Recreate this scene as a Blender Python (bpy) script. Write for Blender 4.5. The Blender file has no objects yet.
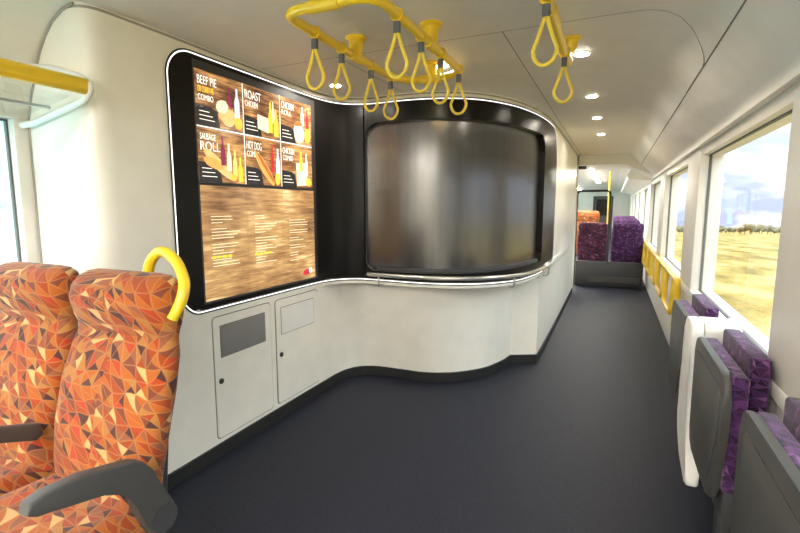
import bpy, bmesh, math, random
from mathutils import Vector, Matrix
random.seed(7)
S = bpy.context.scene
C = S.collection
PI = math.pi

# ---------------------------------------------------------------- helpers
def link(name, bm, mat, parent=None, smooth=False, uv=None):
    me = bpy.data.meshes.new(name)
    bmesh.ops.recalc_face_normals(bm, faces=bm.faces[:])
    if smooth:
        for f in bm.faces: f.smooth = True
    bm.to_mesh(me); bm.free()
    o = bpy.data.objects.new(name, me); C.objects.link(o)
    if mat: me.materials.append(mat)
    if smooth:
        try: me.set_sharp_from_angle(angle=math.radians(38))
        except Exception: pass
    if parent: o.parent = parent
    return o
def tag(o, label, cat=None, group=None):
    o['label'] = label
    if cat: o['category'] = cat
    if group: o['group'] = group
    return o
def thing(name, label, cat, loc=(0, 0, 0), rz=0, group=None):
    o = bpy.data.objects.new(name, None); C.objects.link(o)
    o.empty_display_size = .1
    o.location = loc; o.rotation_euler = (0, 0, rz)
    return tag(o, label, cat, group)
def struct(o): o['kind'] = 'structure'; return o
def dup(root, label, loc=None, rz=None, group=None):
    r = root.copy(); C.objects.link(r); r['label'] = label
    if group: r['group'] = group
    if loc is not None: r.location = loc
    if rz is not None: r.rotation_euler = (0, 0, rz)
    for ch in list(root.children):
        c = ch.copy(); C.objects.link(c); c.parent = r
        for g in ch.children:
            d = g.copy(); C.objects.link(d); d.parent = c
    return r
def box(bm, x0, x1, y0, y1, z0, z1, bev=0, seg=2):
    r = bmesh.ops.create_cube(bm, size=1)
    vs = r['verts']
    for v in vs:
        v.co = Vector(((x0+x1)/2+v.co.x*(x1-x0), (y0+y1)/2+v.co.y*(y1-y0), (z0+z1)/2+v.co.z*(z1-z0)))
    if bev:
        es = list({e for v in vs for e in v.link_edges})
        bmesh.ops.bevel(bm, geom=es, offset=bev, segments=seg, affect='EDGES', profile=.5)
    return bm
def B(*a, **k): return box(bmesh.new(), *a, **k)
def tube(bm, pts, r, n=12, closed=False, flat=1.0, caps=True):
    pts = [Vector(p) for p in pts]; m = len(pts); rings = []
    t0 = (pts[1]-pts[0]).normalized()
    up = Vector((0, 0, 1)) if abs(t0.z) < .9 else Vector((1, 0, 0))
    nrm = (up - t0*up.dot(t0)).normalized()
    for i in range(m):
        if closed: t = (pts[(i+1) % m]-pts[i-1]).normalized()
        else: t = (pts[min(i+1, m-1)]-pts[max(i-1, 0)]).normalized()
        nrm = (nrm - t*nrm.dot(t)).normalized(); b = t.cross(nrm)
        rr = r[i] if isinstance(r, (list, tuple)) else r
        rings.append([bm.verts.new(pts[i]+(nrm*math.cos(2*PI*k/n)*rr+b*math.sin(2*PI*k/n)*rr*flat)) for k in range(n)])
    for i in range(m if closed else m-1):
        a, c = rings[i], rings[(i+1) % m]
        for k in range(n): bm.faces.new((a[k], a[(k+1) % n], c[(k+1) % n], c[k]))
    if not closed and caps: bm.faces.new(rings[0][::-1]); bm.faces.new(rings[-1])
    return bm
def rounded(pts, r, seg=6):
    """fillet the corners of an open polyline"""
    pts = [Vector(p) for p in pts]; out = [pts[0]]
    for i in range(1, len(pts)-1):
        p = pts[i]; a = pts[i-1]-p; b = pts[i+1]-p
        d = min(r, a.length*.49, b.length*.49)
        A = p+a.normalized()*d; Bp = p+b.normalized()*d
        for k in range(seg+1):
            t = k/seg; out.append(A*(1-t)**2+p*2*t*(1-t)+Bp*t*t)
    out.append(pts[-1]); return out
def prism(bm, poly, axis, a, b, bev=0, seg=2):
    """poly: list of 2D pts; axis 'x': (y,z), 'y': (x,z), 'z': (x,y)"""
    def P(p, t):
        return Vector((t, p[0], p[1])) if axis == 'x' else Vector((p[0], t, p[1])) if axis == 'y' else Vector((p[0], p[1], t))
    A = [bm.verts.new(P(p, a)) for p in poly]; Bv = [bm.verts.new(P(p, b)) for p in poly]
    n = len(poly); f1 = bm.faces.new(A); f2 = bm.faces.new(Bv[::-1])
    for i in range(n): bm.faces.new((A[i], A[(i+1) % n], Bv[(i+1) % n], Bv[i]))
    if bev:
        es = list(f1.edges)+list(f2.edges)
        bmesh.ops.bevel(bm, geom=es, offset=bev, segments=seg, affect='EDGES', profile=.5)
    return bm
def rrect(x0, x1, y0, y1, r, n=6):
    out = []
    for cx, cy, a in ((x1-r, y1-r, 0), (x0+r, y1-r, PI/2), (x0+r, y0+r, PI), (x1-r, y0+r, 1.5*PI)):
        for k in range(n+1):
            t = a+PI/2*k/n; out.append((cx+r*math.cos(t), cy+r*math.sin(t)))
    return out
def disc(bm, c, r, h, axis='z', n=24):
    return prism(bm, [(c[0]+r*math.cos(2*PI*k/n), c[1]+r*math.sin(2*PI*k/n)) for k in range(n)], axis, h[0], h[1])

# ---------------------------------------------------------------- materials
class NT:
    def __init__(s, name):
        s.m = bpy.data.materials.new(name); s.m.use_nodes = True; s.t = s.m.node_tree
        s.b = s.t.nodes['Principled BSDF']
    def n(s, ty, **k):
        x = s.t.nodes.new(ty)
        for a, v in k.items(): setattr(x, a, v)
        return x
    def l(s, a, b): s.t.links.new(a, b)
    def math(s, op, a, b=None, c=None):
        x = s.n('ShaderNodeMath', operation=op)
        for i, v in enumerate((a, b, c)):
            if v is None: continue
            if isinstance(v, (int, float)): x.inputs[i].default_value = v
            else: s.l(v, x.inputs[i])
        return x.outputs[0]
    def mix(s, f, a, b):
        x = s.n('ShaderNodeMix', data_type='RGBA')
        for i, v in ((0, f), (6, a), (7, b)):
            if isinstance(v, (int, float)): x.inputs[i].default_value = v
            elif isinstance(v, (tuple, list)): x.inputs[i].default_value = (*v, 1)
            else: s.l(v, x.inputs[i])
        return x.outputs[2]
    def ramp(s, f, stops, interp='LINEAR'):
        x = s.n('ShaderNodeValToRGB'); r = x.color_ramp; r.interpolation = interp
        while len(r.elements) < len(stops): r.elements.new(.5)
        for e, (p, c) in zip(r.elements, stops): e.position = p; e.color = (*c, 1)
        if f is not None: s.l(f, x.inputs[0])
        return x.outputs[0]
    def noise(s, scale, vec=None, detail=2, rough=.5):
        x = s.n('ShaderNodeTexNoise'); x.inputs['Scale'].default_value = scale
        x.inputs['Detail'].default_value = detail; x.inputs['Roughness'].default_value = rough
        if vec is not None: s.l(vec, x.inputs['Vector'])
        return x
    def bump(s, h, strength=.2, dist=.01):
        x = s.n('ShaderNodeBump'); x.inputs['Strength'].default_value = strength; x.inputs['Distance'].default_value = dist
        s.l(h, x.inputs['Height']); s.l(x.outputs[0], s.b.inputs['Normal'])
    def obj(s): return s.n('ShaderNodeTexCoord').outputs['Object']
def plain(name, col, rough=.5, metal=0, spec=.5, emit=None, es=0, coat=0, var=.03, vs=6):
    t = NT(name); t.b.inputs['Roughness'].default_value = rough; t.b.inputs['Metallic'].default_value = metal
    t.b.inputs['Specular IOR Level'].default_value = spec; t.b.inputs['Coat Weight'].default_value = coat
    nz = t.noise(vs, t.obj())
    lo = tuple(c*(1-var) for c in col); hi = tuple(min(1, c*(1+var)) for c in col)
    t.l(t.ramp(nz.outputs[0], [(.3, lo), (.7, hi)]), t.b.inputs['Base Color'])
    if emit: t.b.inputs['Emission Color'].default_value = (*emit, 1); t.b.inputs['Emission Strength'].default_value = es
    return t.m
M = {}
M['wall'] = plain('white_laminate', (.86, .825, .74), .35, coat=.15)
M['ceil'] = plain('ceiling_laminate', (.76, .72, .65), .45)
M['panel'] = plain('window_panel', (.74, .71, .65), .45)
M['seam'] = plain('panel_gap', (.16, .15, .13), .8)
M['black'] = plain('black_glass', (.011, .010, .009), .30, spec=.12)
M['blackmatt'] = plain('black_skirting', (.018, .018, .018), .5)
M['silver'] = plain('brushed_aluminium', (.62, .61, .59), .3, metal=1)
M['flapsilver'] = plain('flap_steel', (.42, .41, .40), .38, metal=.8)
M['yellow'] = plain('yellow_powder_coat', (.86, .57, .02), .33, coat=.3)
M['strapyel'] = plain('yellow_strap_nylon', (.85, .62, .07), .5)
M['clip'] = plain('grey_strap_clip', (.10, .10, .11), .5)
M['grey'] = plain('grey_seat_plastic', (.055, .053, .050), .48, var=.05)
M['dgrey'] = plain('dark_grey_shell', (.040, .040, .042), .5)
M['white'] = plain('white_plastic', (.82, .80, .76), .35)
M['rubber'] = plain('window_rubber', (.14, .14, .135), .7)
M['lamp'] = plain('lamp_lens', (1, 1, 1), .4, emit=(1, .91, .78), es=230)
M['strip'] = plain('strip_lamp_diffuser', (1, 1, 1), .4, emit=(1, .95, .86), es=38)
M['led'] = plain('led_trim', (.9, .9, .9), .3, emit=(1, .99, .96), es=.7)

def floor_mat():
    t = NT('dark_speckled_vinyl'); co = t.obj()
    a = t.noise(260, co, 1); b = t.noise(1.3, co, 3)
    c1 = t.ramp(a.outputs[0], [(.35, (.008, .0095, .017)), (.55, (.0145, .0165, .029)), (.75, (.036, .040, .064))])
    c2 = t.mix(t.math('MULTIPLY', b.outputs[0], .25), c1, (.014, .016, .027))
    t.l(c2, t.b.inputs['Base Color']); t.b.inputs['Roughness'].default_value = .55
    t.b.inputs['Specular IOR Level'].default_value = .25
    t.bump(a.outputs[0], .12, .002); return t.m
M['floor'] = floor_mat()

def mosaic(name, stops, line, cell, linew=.05):
    """cloth printed with a mosaic of small triangles"""
    t = NT(name); uv = t.n('ShaderNodeTexCoord').outputs['UV']
    nz = t.noise(5.5, uv, 1.0)
    add = t.n('ShaderNodeVectorMath', operation='MULTIPLY_ADD'); t.l(nz.outputs['Color'], add.inputs[0])
    add.inputs[1].default_value = (cell*1.5,)*3; t.l(uv, add.inputs[2])
    sep = t.n('ShaderNodeSeparateXYZ'); t.l(add.outputs[0], sep.inputs[0])
    u0, v0 = sep.outputs[0], sep.outputs[1]
    u = t.math('DIVIDE', t.math('ADD', u0, t.math('MULTIPLY', v0, .42)), cell); v = t.math('DIVIDE', v0, cell*.85)
    fu, fv = t.math('FLOOR', u), t.math('FLOOR', v)
    ru, rv = t.math('FRACT', u), t.math('FRACT', v)
    # every cell flips its diagonal at random
    cc = t.n('ShaderNodeCombineXYZ'); t.l(fu, cc.inputs[0]); t.l(fv, cc.inputs[1])
    w0 = t.n('ShaderNodeTexWhiteNoise', noise_dimensions='3D'); t.l(cc.outputs[0], w0.inputs[0])
    flip = t.math('GREATER_THAN', w0.outputs[0], .5)
    ru2 = t.math('ADD', t.math('MULTIPLY', flip, t.math('SUBTRACT', 1.0, ru)), t.math('MULTIPLY', t.math('SUBTRACT', 1.0, flip), ru))
    d = t.math('SUBTRACT', t.math('ADD', ru2, rv), 1.0); sd = t.math('GREATER_THAN', d, 0)
    # second split across the first diagonal for small slivers
    d2 = t.math('SUBTRACT', ru2, rv); sub = t.math('MULTIPLY', t.math('GREATER_THAN', d2, 0), t.math('GREATER_THAN', w0.outputs[0], .30))
    ids = t.n('ShaderNodeCombineXYZ'); t.l(fu, ids.inputs[0]); t.l(fv, ids.inputs[1])
    t.l(t.math('ADD', t.math('MULTIPLY', sd, 3.7), t.math('MULTIPLY', sub, 9.1)), ids.inputs[2])
    w = t.n('ShaderNodeTexWhiteNoise', noise_dimensions='3D'); t.l(ids.outputs[0], w.inputs[0])
    col = t.ramp(w.outputs[0], stops, 'CONSTANT')
    e = t.math('MINIMUM', t.math('ABSOLUTE', d), t.math('MINIMUM', t.math('MINIMUM', ru, rv), t.math('MINIMUM', t.math('SUBTRACT', 1.0, ru), t.math('SUBTRACT', 1.0, rv))))
    ln = t.math('LESS_THAN', e, linew)
    fine = t.noise(420, uv, 1)
    col = t.mix(t.math('MULTIPLY', ln, .38), col, line)
    col = t.mix(t.math('MULTIPLY', fine.outputs[0], .22), col, (.05, .02, .02))
    t.l(col, t.b.inputs['Base Color']); t.b.inputs['Roughness'].default_value = .85
    t.b.inputs['Specular IOR Level'].default_value = .2
    t.b.inputs['Sheen Weight'].default_value = .15
    t.bump(fine.outputs[0], .15, .002); return t.m
M['orange'] = mosaic('orange_mosaic_moquette', [(0, (.28, .045, .007)), (.16, (.36, .088, .009)), (.32, (.17, .040, .018)), (.46, (.34, .14, .03)), (.57, (.065, .020, .018)), (.68, (.36, .042, .010)), (.77, (.23, .075, .032)), (.88, (.36, .11, .02)), (.95, (.55, .34, .13))], (.44, .22, .07), .064)
M['purple'] = mosaic('purple_mosaic_moquette', [(0, (.035, .009, .055)), (.25, (.065, .018, .095)), (.45, (.015, .005, .025)), (.62, (.10, .03, .13)), (.76, (.04, .009, .05)), (.92, (.20, .08, .22))], (.12, .05, .16), .05)
M['plum'] = mosaic('plum_mosaic_moquette', [(0, (.05, .005, .024)), (.25, (.08, .011, .04)), (.45, (.018, .003, .018)), (.62, (.11, .02, .055)), (.8, (.035, .007, .03)), (.92, (.22, .08, .16))], (.13, .04, .10), .075)

def shutter_mat():
    t = NT('dark_steel_shutter'); co = t.obj()
    sep = t.n('ShaderNodeSeparateXYZ'); t.l(co, sep.inputs[0])
    wv = t.n('ShaderNodeTexWave', wave_type='BANDS', bands_direction='Z'); wv.inputs['Scale'].default_value = 26; t.l(co, wv.inputs[0])
    mp = t.n('ShaderNodeMapping'); mp.inputs['Scale'].default_value = (9, 9, .25); t.l(co, mp.inputs[0])
    nz = t.noise(2, mp.outputs[0], 4, .6)
    t.l(t.ramp(nz.outputs[0], [(.3, (.125, .122, .12)), (.7, (.15, .147, .145))]), t.b.inputs['Base Color'])
    t.b.inputs['Metallic'].default_value = .95; t.b.inputs['Roughness'].default_value = .25
    t.b.inputs['Anisotropic'].default_value = .62; t.b.inputs['Anisotropic Rotation'].default_value = 0.0
    tg = t.n('ShaderNodeTangent', direction_type='RADIAL', axis='Z'); t.l(tg.outputs[0], t.b.inputs['Tangent'])
    hh = t.math('ADD', t.math('MULTIPLY', wv.outputs['Fac'], .04), t.math('MULTIPLY', nz.outputs[0], .35))
    t.bump(hh, .10, .004); return t.m
M['shutter'] = shutter_mat()

def glass_mat():
    t = NT('window_glass'); nt = t.t; nt.nodes.remove(t.b)
    out = nt.nodes['Material Output']; tr = t.n('ShaderNodeBsdfTransparent'); tr.inputs[0].default_value = (.975, .99, .985, 1)
    gl = t.n('ShaderNodeBsdfGlossy'); gl.inputs['Roughness'].default_value = .02
    fr = t.n('ShaderNodeFresnel'); fr.inputs[0].default_value = 1.45
    mx = t.n('ShaderNodeMixShader'); t.l(t.math('MULTIPLY', fr.outputs[0], .16), mx.inputs[0]); t.l(tr.outputs[0], mx.inputs[1]); t.l(gl.outputs[0], mx.inputs[2])
    t.l(mx.outputs[0], out.inputs[0]); return t.m
M['glass'] = glass_mat()

def lit(name, fn, strength):
    """a printed sheet of the backlit menu: colour from fn, lit from behind"""
    t = NT(name); col = fn(t)
    t.l(col, t.b.inputs['Base Color']); t.l(col, t.b.inputs['Emission Color'])
    t.b.inputs['Emission Strength'].default_value = strength; t.b.inputs['Roughness'].default_value = .15
    return t.m
def wood_fn(stops, sc=1.0):
    def f(t):
        co = t.obj(); mp = t.n('ShaderNodeMapping'); mp.inputs['Scale'].default_value = (1, 2.2*sc, 22*sc); t.l(co, mp.inputs[0])
        nz = t.noise(2.0, mp.outputs[0], 5, .6); big = t.noise(2.6*sc, co, 2)
        s = t.math('ADD', t.math('MULTIPLY', nz.outputs[0], .55), t.math('MULTIPLY', big.outputs[0], .45))
        return t.ramp(s, stops)
    return f
M['menuwood'] = lit('backlit_wood_print', wood_fn([(.34, (.14, .07, .03)), (.46, (.32, .17, .07)), (.56, (.50, .30, .12)), (.68, (.85, .62, .34))]), .34)
M['posterbg'] = lit('backlit_brown_print', wood_fn([(.34, (.06, .03, .02)), (.46, (.20, .09, .04)), (.58, (.52, .27, .10)), (.72, (.80, .50, .20))], 1.7), .36)
def lc(name, c, s): M[name] = plain(name, c, .2, emit=c, es=s*.48, var=.15, vs=30)
lc('printed_black', (.035, .03, .03), .5); lc('printed_white', (.95, .90, .82), .85); lc('printed_yellow', (.88, .60, .05), .8)
lc('printed_red', (.55, .03, .04), .7); lc('printed_crust', (.80, .50, .20), .75); lc('printed_bun', (.78, .38, .10), .8)
lc('printed_orange', (.90, .50, .06), .8); lc('printed_cream', (.88, .74, .50), .8); lc('printed_purple', (.30, .04, .10), .5)
lc('printed_blue', (.62, .70, .85), .8); lc('printed_green', (.62, .66, .18), .7); lc('printed_sausage', (.50, .14, .04), .7)

# ---------------------------------------------------------------- galley wall plan
P1 = [(-2.86, 1.45), (-2.34, 1.45), (-2.25, 1.475), (-2.22, 1.56), (-2.22, 2.4), (-2.22, 3.30), (-2.215, 3.54), (-2.18, 3.68), (-2.10, 3.785), (-1.975, 3.84),
      (-1.75, 3.857), (-1.50, 3.872), (-1.30, 3.955), (-1.16, 4.07), (-1.04, 4.22), (-.965, 4.40), (-.92, 4.54), (-.892, 4.70), (-.65, 4.83), (-.642, 5.2), (-.64, 5.7), (-.64, 9.2)]
P2 = [(-2.86, 1.45), (-2.34, 1.45), (-2.25, 1.475), (-2.22, 1.56), (-2.22, 2.4), (-2.22, 3.2), (-2.19, 3.42), (-2.12, 3.545), (-2.00, 3.615), (-1.85, 3.635), (-1.66, 3.63),
      (-1.45, 3.65), (-1.30, 3.69), (-1.15, 3.765), (-1.03, 3.87), (-.92, 4.03), (-.82, 4.24), (-.745, 4.50), (-.69, 4.78), (-.655, 5.12), (-.64, 5.6), (-.64, 9.2)]
P3 = [(-2.86, 1.45), (-2.34, 1.45), (-2.25, 1.475), (-2.22, 1.56), (-2.22, 2.4), (-2.22, 3.2), (-2.19, 3.39), (-2.11, 3.505), (-2.0, 3.57), (-1.85, 3.58), (-1.66, 3.572), (-1.45, 3.572), (-1.27, 3.60), (-1.10, 3.66), (-.96, 3.745), (-.82, 3.90),
      (-.72, 4.08), (-.66, 4.35), (-.62, 4.68), (-.615, 5.05), (-.625, 5.6), (-.64, 9.2)]
NSEG = 14
def curve(P, sharp=()):
    P = [Vector(p) for p in P]; T = []
    for i in range(len(P)):
        if i == 0: d = P[1]-P[0]
        elif i == len(P)-1: d = P[-1]-P[-2]
        else:
            a = P[i]-P[i-1]; b = P[i+1]-P[i]; la, lb = a.length, b.length
            d = a+b
        T.append(d.normalized())
    out = []
    for i in range(len(P)-1):
        L = (P[i+1]-P[i]).length
        t0 = T[i] if i not in sharp else (P[i+1]-P[i]).normalized()
        t1 = T[i+1] if (i+1) not in sharp else (P[i+1]-P[i]).normalized()
        for k in range(NSEG):
            t = k/NSEG; h00 = 2*t**3-3*t*t+1; h10 = t**3-2*t*t+t; h01 = -2*t**3+3*t*t; h11 = t**3-t*t
            out.append(P[i]*h00+t0*L*h10+P[i+1]*h01+t1*L*h11)
    out.append(P[-1]); return out
C1 = curve(P1, sharp=(17, 18)); C2 = curve(P2); C3 = curve(P3)
NP = len(C2)
SL = [0.0]
for i in range(1, NP): SL.append(SL[-1]+(C2[i]-C2[i-1]).length)
def s_at(fn):   # arc length of the first plan point that satisfies fn
    for i in range(NP):
        if fn(C2[i], i): return SL[i]
_i = next(i for i in range(NP) if i > NSEG*3 and C2[i].y >= 1.87)
S_SIDE = SL[_i]-(C2[_i].y-1.87)
S_END = s_at(lambda p, i: i > NSEG*19 and p.y >= 5.62)
S_SHL = s_at(lambda p, i: i > NSEG*8 and p.x >= -1.975)
S_SHR = s_at(lambda p, i: i > NSEG*17 and p.y >= 5.02)
ZB, ZT = .885, 2.365
def edge_z(s, a, b, zb, zt, rb, rt, rb2=None, rt2=None):
    """bottom and top of a rounded rectangle at arc position s (None outside)"""
    rb2 = rb if rb2 is None else rb2; rt2 = rt if rt2 is None else rt2
    if s < a-1e-9 or s > b+1e-9: return None
    lo, hi = zb, zt
    if s < a+rb: d = a+rb-s; lo = zb+rb-math.sqrt(max(0, rb*rb-d*d))
    if s > b-rb2: d = s-(b-rb2); lo = zb+rb2-math.sqrt(max(0, rb2*rb2-d*d))
    if s < a+rt: d = a+rt-s; hi = zt-rt+math.sqrt(max(0, rt*rt-d*d))
    if s > b-rt2: d = s-(b-rt2); hi = zt-rt2+math.sqrt(max(0, rt2*rt2-d*d))
    return lo, hi
OUT = dict(a=S_SIDE, b=S_END, zb=ZB, zt=ZT, rb=.15, rt=.16, rb2=.12, rt2=.42)
def outer(s): return edge_z(s, **OUT)
def inner(s): return edge_z(s, S_SHL, S_SHR, .945, 2.205, .09, .13, .08, .16)
# dense stations along the wall, with the corners of both outlines finely sampled
def lerp_curve(Cv, s):
    import bisect
    i = min(max(bisect.bisect_right(SL, s)-1, 0), NP-2)
    t = (s-SL[i])/max(1e-9, SL[i+1]-SL[i]); return Cv[i].lerp(Cv[i+1], min(1, max(0, t)))
ST = set(round(x, 5) for x in SL)
for a, r, sg in ((S_SIDE, .16, 1), (S_END, .42, -1), (S_SHL, .13, 1), (S_SHR, .16, -1)):
    for k in range(15): ST.add(round(a+sg*r*(1-math.cos(PI/2*k/14)), 5))
for a in (S_SIDE, S_END): ST |= {round(a-4e-4, 5), round(a+4e-4, 5)}
ST = sorted(ST)
ST = [s for i, s in enumerate(ST) if i == 0 or s-ST[i-1] > 2e-5]
def P(s, z):
    """point of the galley wall at arc s and height z: lower body, bulged counter lip, upper face"""
    a, b, c = lerp_curve(C1, s), lerp_curve(C2, s), lerp_curve(C3, s)
    if z <= .795: p = a
    elif z < .84: t = (z-.795)/.045; t = t*t*(3-2*t); p = a.lerp(c, t)
    elif z <= ZB+1e-6: p = c
    elif z < .895: p = c.lerp(b, (z-ZB)/(.895-ZB))
    else: p = b
    return Vector((p.x, p.y, z))
def strip(bm, rows):
    """rows: per station a list of points or None -> quads between neighbours"""
    prev = None
    for r in rows:
        cur = [bm.verts.new(p) for p in r] if r else None
        if prev and cur:
            for k in range(len(cur)-1):
                try: bm.faces.new((prev[k], cur[k], cur[k+1], prev[k+1]))
                except Exception: pass
        prev = cur
def zs(lo, hi, n): return [lo+(hi-lo)*k/n for k in range(n+1)]
bm = bmesh.new()
low = [0, .3, .6, .795, .803, .812, .820, .828, .835, .84, ZB]
strip(bm, [[P(s, z) for z in low] for s in ST])
# between the counter height and the display outline (its rounded corners), and above it up to the ceiling
def q(s):
    o = outer(s); return o if o else (1.6, 1.6)
strip(bm, [[P(s, z) for z in zs(.895, max(.8951, q(s)[0]), 3)] for s in ST])
strip(bm, [[P(s, z) for z in [ZB, .895]] for s in ST if s <= S_SIDE+.16])
strip(bm, [[P(s, z) for z in [ZB, .895]] for s in ST if s >= S_END-.2])
strip(bm, [[P(s, z) for z in zs(q(s)[1], 2.47, 3)] for s in ST])
bmesh.ops.remove_doubles(bm, verts=bm.verts[:], dist=1e-4)
# return wall closing the galley block at the far end
bm2 = bm
a = [bm2.verts.new(Vector(p)) for p in ((-.62, 9.2, 0), (-2.86, 9.2, 0), (-2.86, 9.2, 2.47), (-.62, 9.2, 2.47))]; bm2.faces.new(a)
struct(link('wall_galley', bm, M['wall'], smooth=True))

def offs(s, z, d):
    e = .004; p = P(s, z); t = lerp_curve(C3 if .84 < z <= ZB+1e-6 else C2 if z > ZB else C1, s+e)-lerp_curve(C3 if .84 < z <= ZB+1e-6 else C2 if z > ZB else C1, max(0, s-e))
    t.normalize(); return p+Vector((t.y, -t.x, 0))*d      # outwards, into the room
# skirting
bm = bmesh.new()
strip(bm, [[offs(s, 0, .008)+Vector((0, 0, -.089)), offs(s, 0, .008)+Vector((0, 0, -.004)), offs(s, 0, .0)+Vector((0, 0, .002))] for s in ST])
o = struct(link('baseboard_galley', bm, M['blackmatt'], smooth=True))
# black surround of the display and the serving hatch, with the shutter hole
sr = thing('display_surround', 'curved black glass surround framing menu display and serving hatch', 'surround', (-2.22, 1.87, .885))
def to(o, root):                      # keep world placement when parenting to a thing that is not at the origin
    o.parent = root; o.matrix_parent_inverse = Matrix.Translation(root.location).inverted(); return o
bm = bmesh.new()
D = .003
rows = []
def col(s, lo, hi, n=4): return [offs(s, z, D) for z in zs(lo, hi, n)]
strip(bm, [col(s, max(.8955, outer(s)[0]), outer(s)[1]) if outer(s) and s <= S_SHL else None for s in ST])
strip(bm, [col(s, max(.8955, outer(s)[0]), outer(s)[1]) if outer(s) and s >= S_SHR else None for s in ST])
strip(bm, [col(s, max(.8955, outer(s)[0]), inner(s)[0]) if inner(s) else None for s in ST])
strip(bm, [col(s, inner(s)[1], outer(s)[1]) if inner(s) else None for s in ST])
bmesh.ops.remove_doubles(bm, verts=bm.verts[:], dist=1e-4)
# reveals of the hole
DEP = .055
strip(bm, [[offs(s, inner(s)[0], D), offs(s, inner(s)[0], -DEP)] if inner(s) else None for s in ST])
strip(bm, [[offs(s, inner(s)[1], D), offs(s, inner(s)[1], -DEP)] if inner(s) else None for s in ST])
for s in (S_SHL, S_SHR):
    z0, z1 = inner(s)
    f = [bm.verts.new(p) for p in (offs(s, z0, D), offs(s, z1, D), offs(s, z1, -DEP), offs(s, z0, -DEP))]; bm.faces.new(f)
to(link('surround_panel', bm, M['black'], smooth=True), sr)
# black counter shelf between the trim and the upper face
bm = bmesh.new()
strip(bm, [[offs(s, ZB, -.001), offs(s, .8965, D)] if S_SIDE+.14 <= s <= S_END-.1 else None for s in ST])
to(link('counter_shelf', bm, M['black'], smooth=True), sr)
# illuminated line around it, edged black
def outline():
    top, bot = [], []
    for s in ST:
        o = outer(s)
        if o: bot.append((s, o[0])); top.append((s, o[1]))
    return bot+top[::-1]
OL = outline()
def ribbon(bm, w0, w1, d):
    pts = OL; n = len(pts); A = []
    for i, (s, z) in enumerate(pts):
        s0, z0 = pts[i-1]; s1, z1 = pts[(i+1) % n]
        ds, dz = s1-s0, z1-z0; l = math.hypot(ds, dz) or 1; ns, nz = -dz/l, ds/l      # inwards
        A.append([bm.verts.new(offs(max(0, s+ns*w), (z+nz*w) if z+nz*w > ZB+.012 or z > ZB+.02 else z+nz*w, d)) for w in (w0, w1)])
    for i in range(n):
        a, b = A[i], A[(i+1) % n]; bm.faces.new((a[0], b[0], b[1], a[1]))
    return bm
# the bottom run sits on the counter lip, so it is laid just under the lip edge there
OL = [(s, z-.012 if z < ZB+.001 else z-.012*max(0, 1-(z-ZB)/.05)) for s, z in OL]
to(link('edge_gasket', ribbon(bmesh.new(), -.010, .012, .0045), M['blackmatt'], smooth=True), sr)
to(link('light_line', ribbon(bmesh.new(), .000, .0072, .0065), M['led'], smooth=True), sr)

# roller shutter
sh = thing('roller_shutter', 'closed curved dark steel roller shutter over the serving counter', 'shutter', (-1.2, 3.8, .93))
bm = bmesh.new()
zz = [.90+(2.28-.90)*k/92 for k in range(93)]
strip(bm, [[offs(s, z, -DEP+.006) for z in zz] if S_SHL-.03 <= s <= S_SHR+.03 else None for s in ST])
to(link('shutter_curtain', bm, M['shutter'], smooth=True), sh)
bm = bmesh.new()
strip(bm, [[offs(s, .9455, -DEP+.008), offs(s, .9455, -.012), offs(s, .975, -.012), offs(s, .98, -DEP+.008)] if S_SHL+.09 <= s <= S_SHR-.08 else None for s in ST])
to(link('bottom_bar', bm, M['dgrey'], smooth=False), sh)

# counter rail
rl = thing('counter_rail', 'curved brushed metal rail along front of the serving counter', 'rail', (-1.2, 3.45, .88))
s0 = s_at(lambda p, i: i > NSEG*8 and p.x >= -1.90); s1 = s_at(lambda p, i: i > NSEG*17 and p.y >= 5.0)
bm = bmesh.new(); n = 60
pts = [offs(s0+(s1-s0)*k/n, ZB, .06)+Vector((0, 0, .045)) for k in range(n+1)]
tube(bm, pts, .017, 10, flat=1.15)
to(link('rail_bar', bm, M['silver'], smooth=True), rl)
for f in (.05, .56, .93):
    s = s0+(s1-s0)*f; a = offs(s, ZB, .06)+Vector((0, 0, .04)); b = offs(s, .84, .0)
    bm = bmesh.new(); tube(bm, rounded([a, Vector((a.x, a.y, .835)), Vector((b.x, b.y, .835))], .03), .008, 8)
    to(link('rail_bracket', bm, M['silver'], smooth=True), rl)

# ---------------------------------------------------------------- waste cabinets under the menu
def rr_yz(bm, y0, y1, z0, z1, r, xa, xb, bev=0): return prism(bm, rrect(y0, y1, z0, z1, r), 'x', xa, xb, bev)
X0 = -2.22
for (ya, yb, cat, lab, mt) in ((2.095, 2.64, 'cabinet', 'white waste cabinet door with grey metal flap, nearer the orange seats', 'flapsilver'),
                              (2.69, 3.234, 'cabinet', 'white waste cabinet door with plain white flap, nearer the serving counter', 'white')):
    t = thing('waste_cabinet', lab, cat, (X0, (ya+yb)/2, .03), group=None)
    to(link('gasket', rr_yz(bmesh.new(), ya, yb, .028, .825, .03, X0+.0005, X0+.003), M['seam']), t)
    d = to(link('door', rr_yz(bmesh.new(), ya+.006, yb-.006, .034, .819, .026, X0+.001, X0+.007, .002), M['wall']), t)
    bm = rr_yz(bmesh.new(), ya+.058, ya+.478, .553, .762, .006, X0+.0068, X0+.0085)
    g = to(link('flap_gap', bm, M['seam']), t); 
    f = to(link('flap', rr_yz(bmesh.new(), ya+.062, ya+.474, .557, .758, .004, X0+.007, X0+.010, .001), M[mt]), t)
    if mt == 'flapsilver': f['label'] = 'grey metal flap'
    bm = disc(bmesh.new(), (ya+.05, .405), .018, (X0+.006, X0+.014), 'x')
    disc(bm, (ya+.05, .405), .009, (X0+.014, X0+.019), 'x')
    lt = to(link('latch', bm, M['grey']), t)

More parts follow.
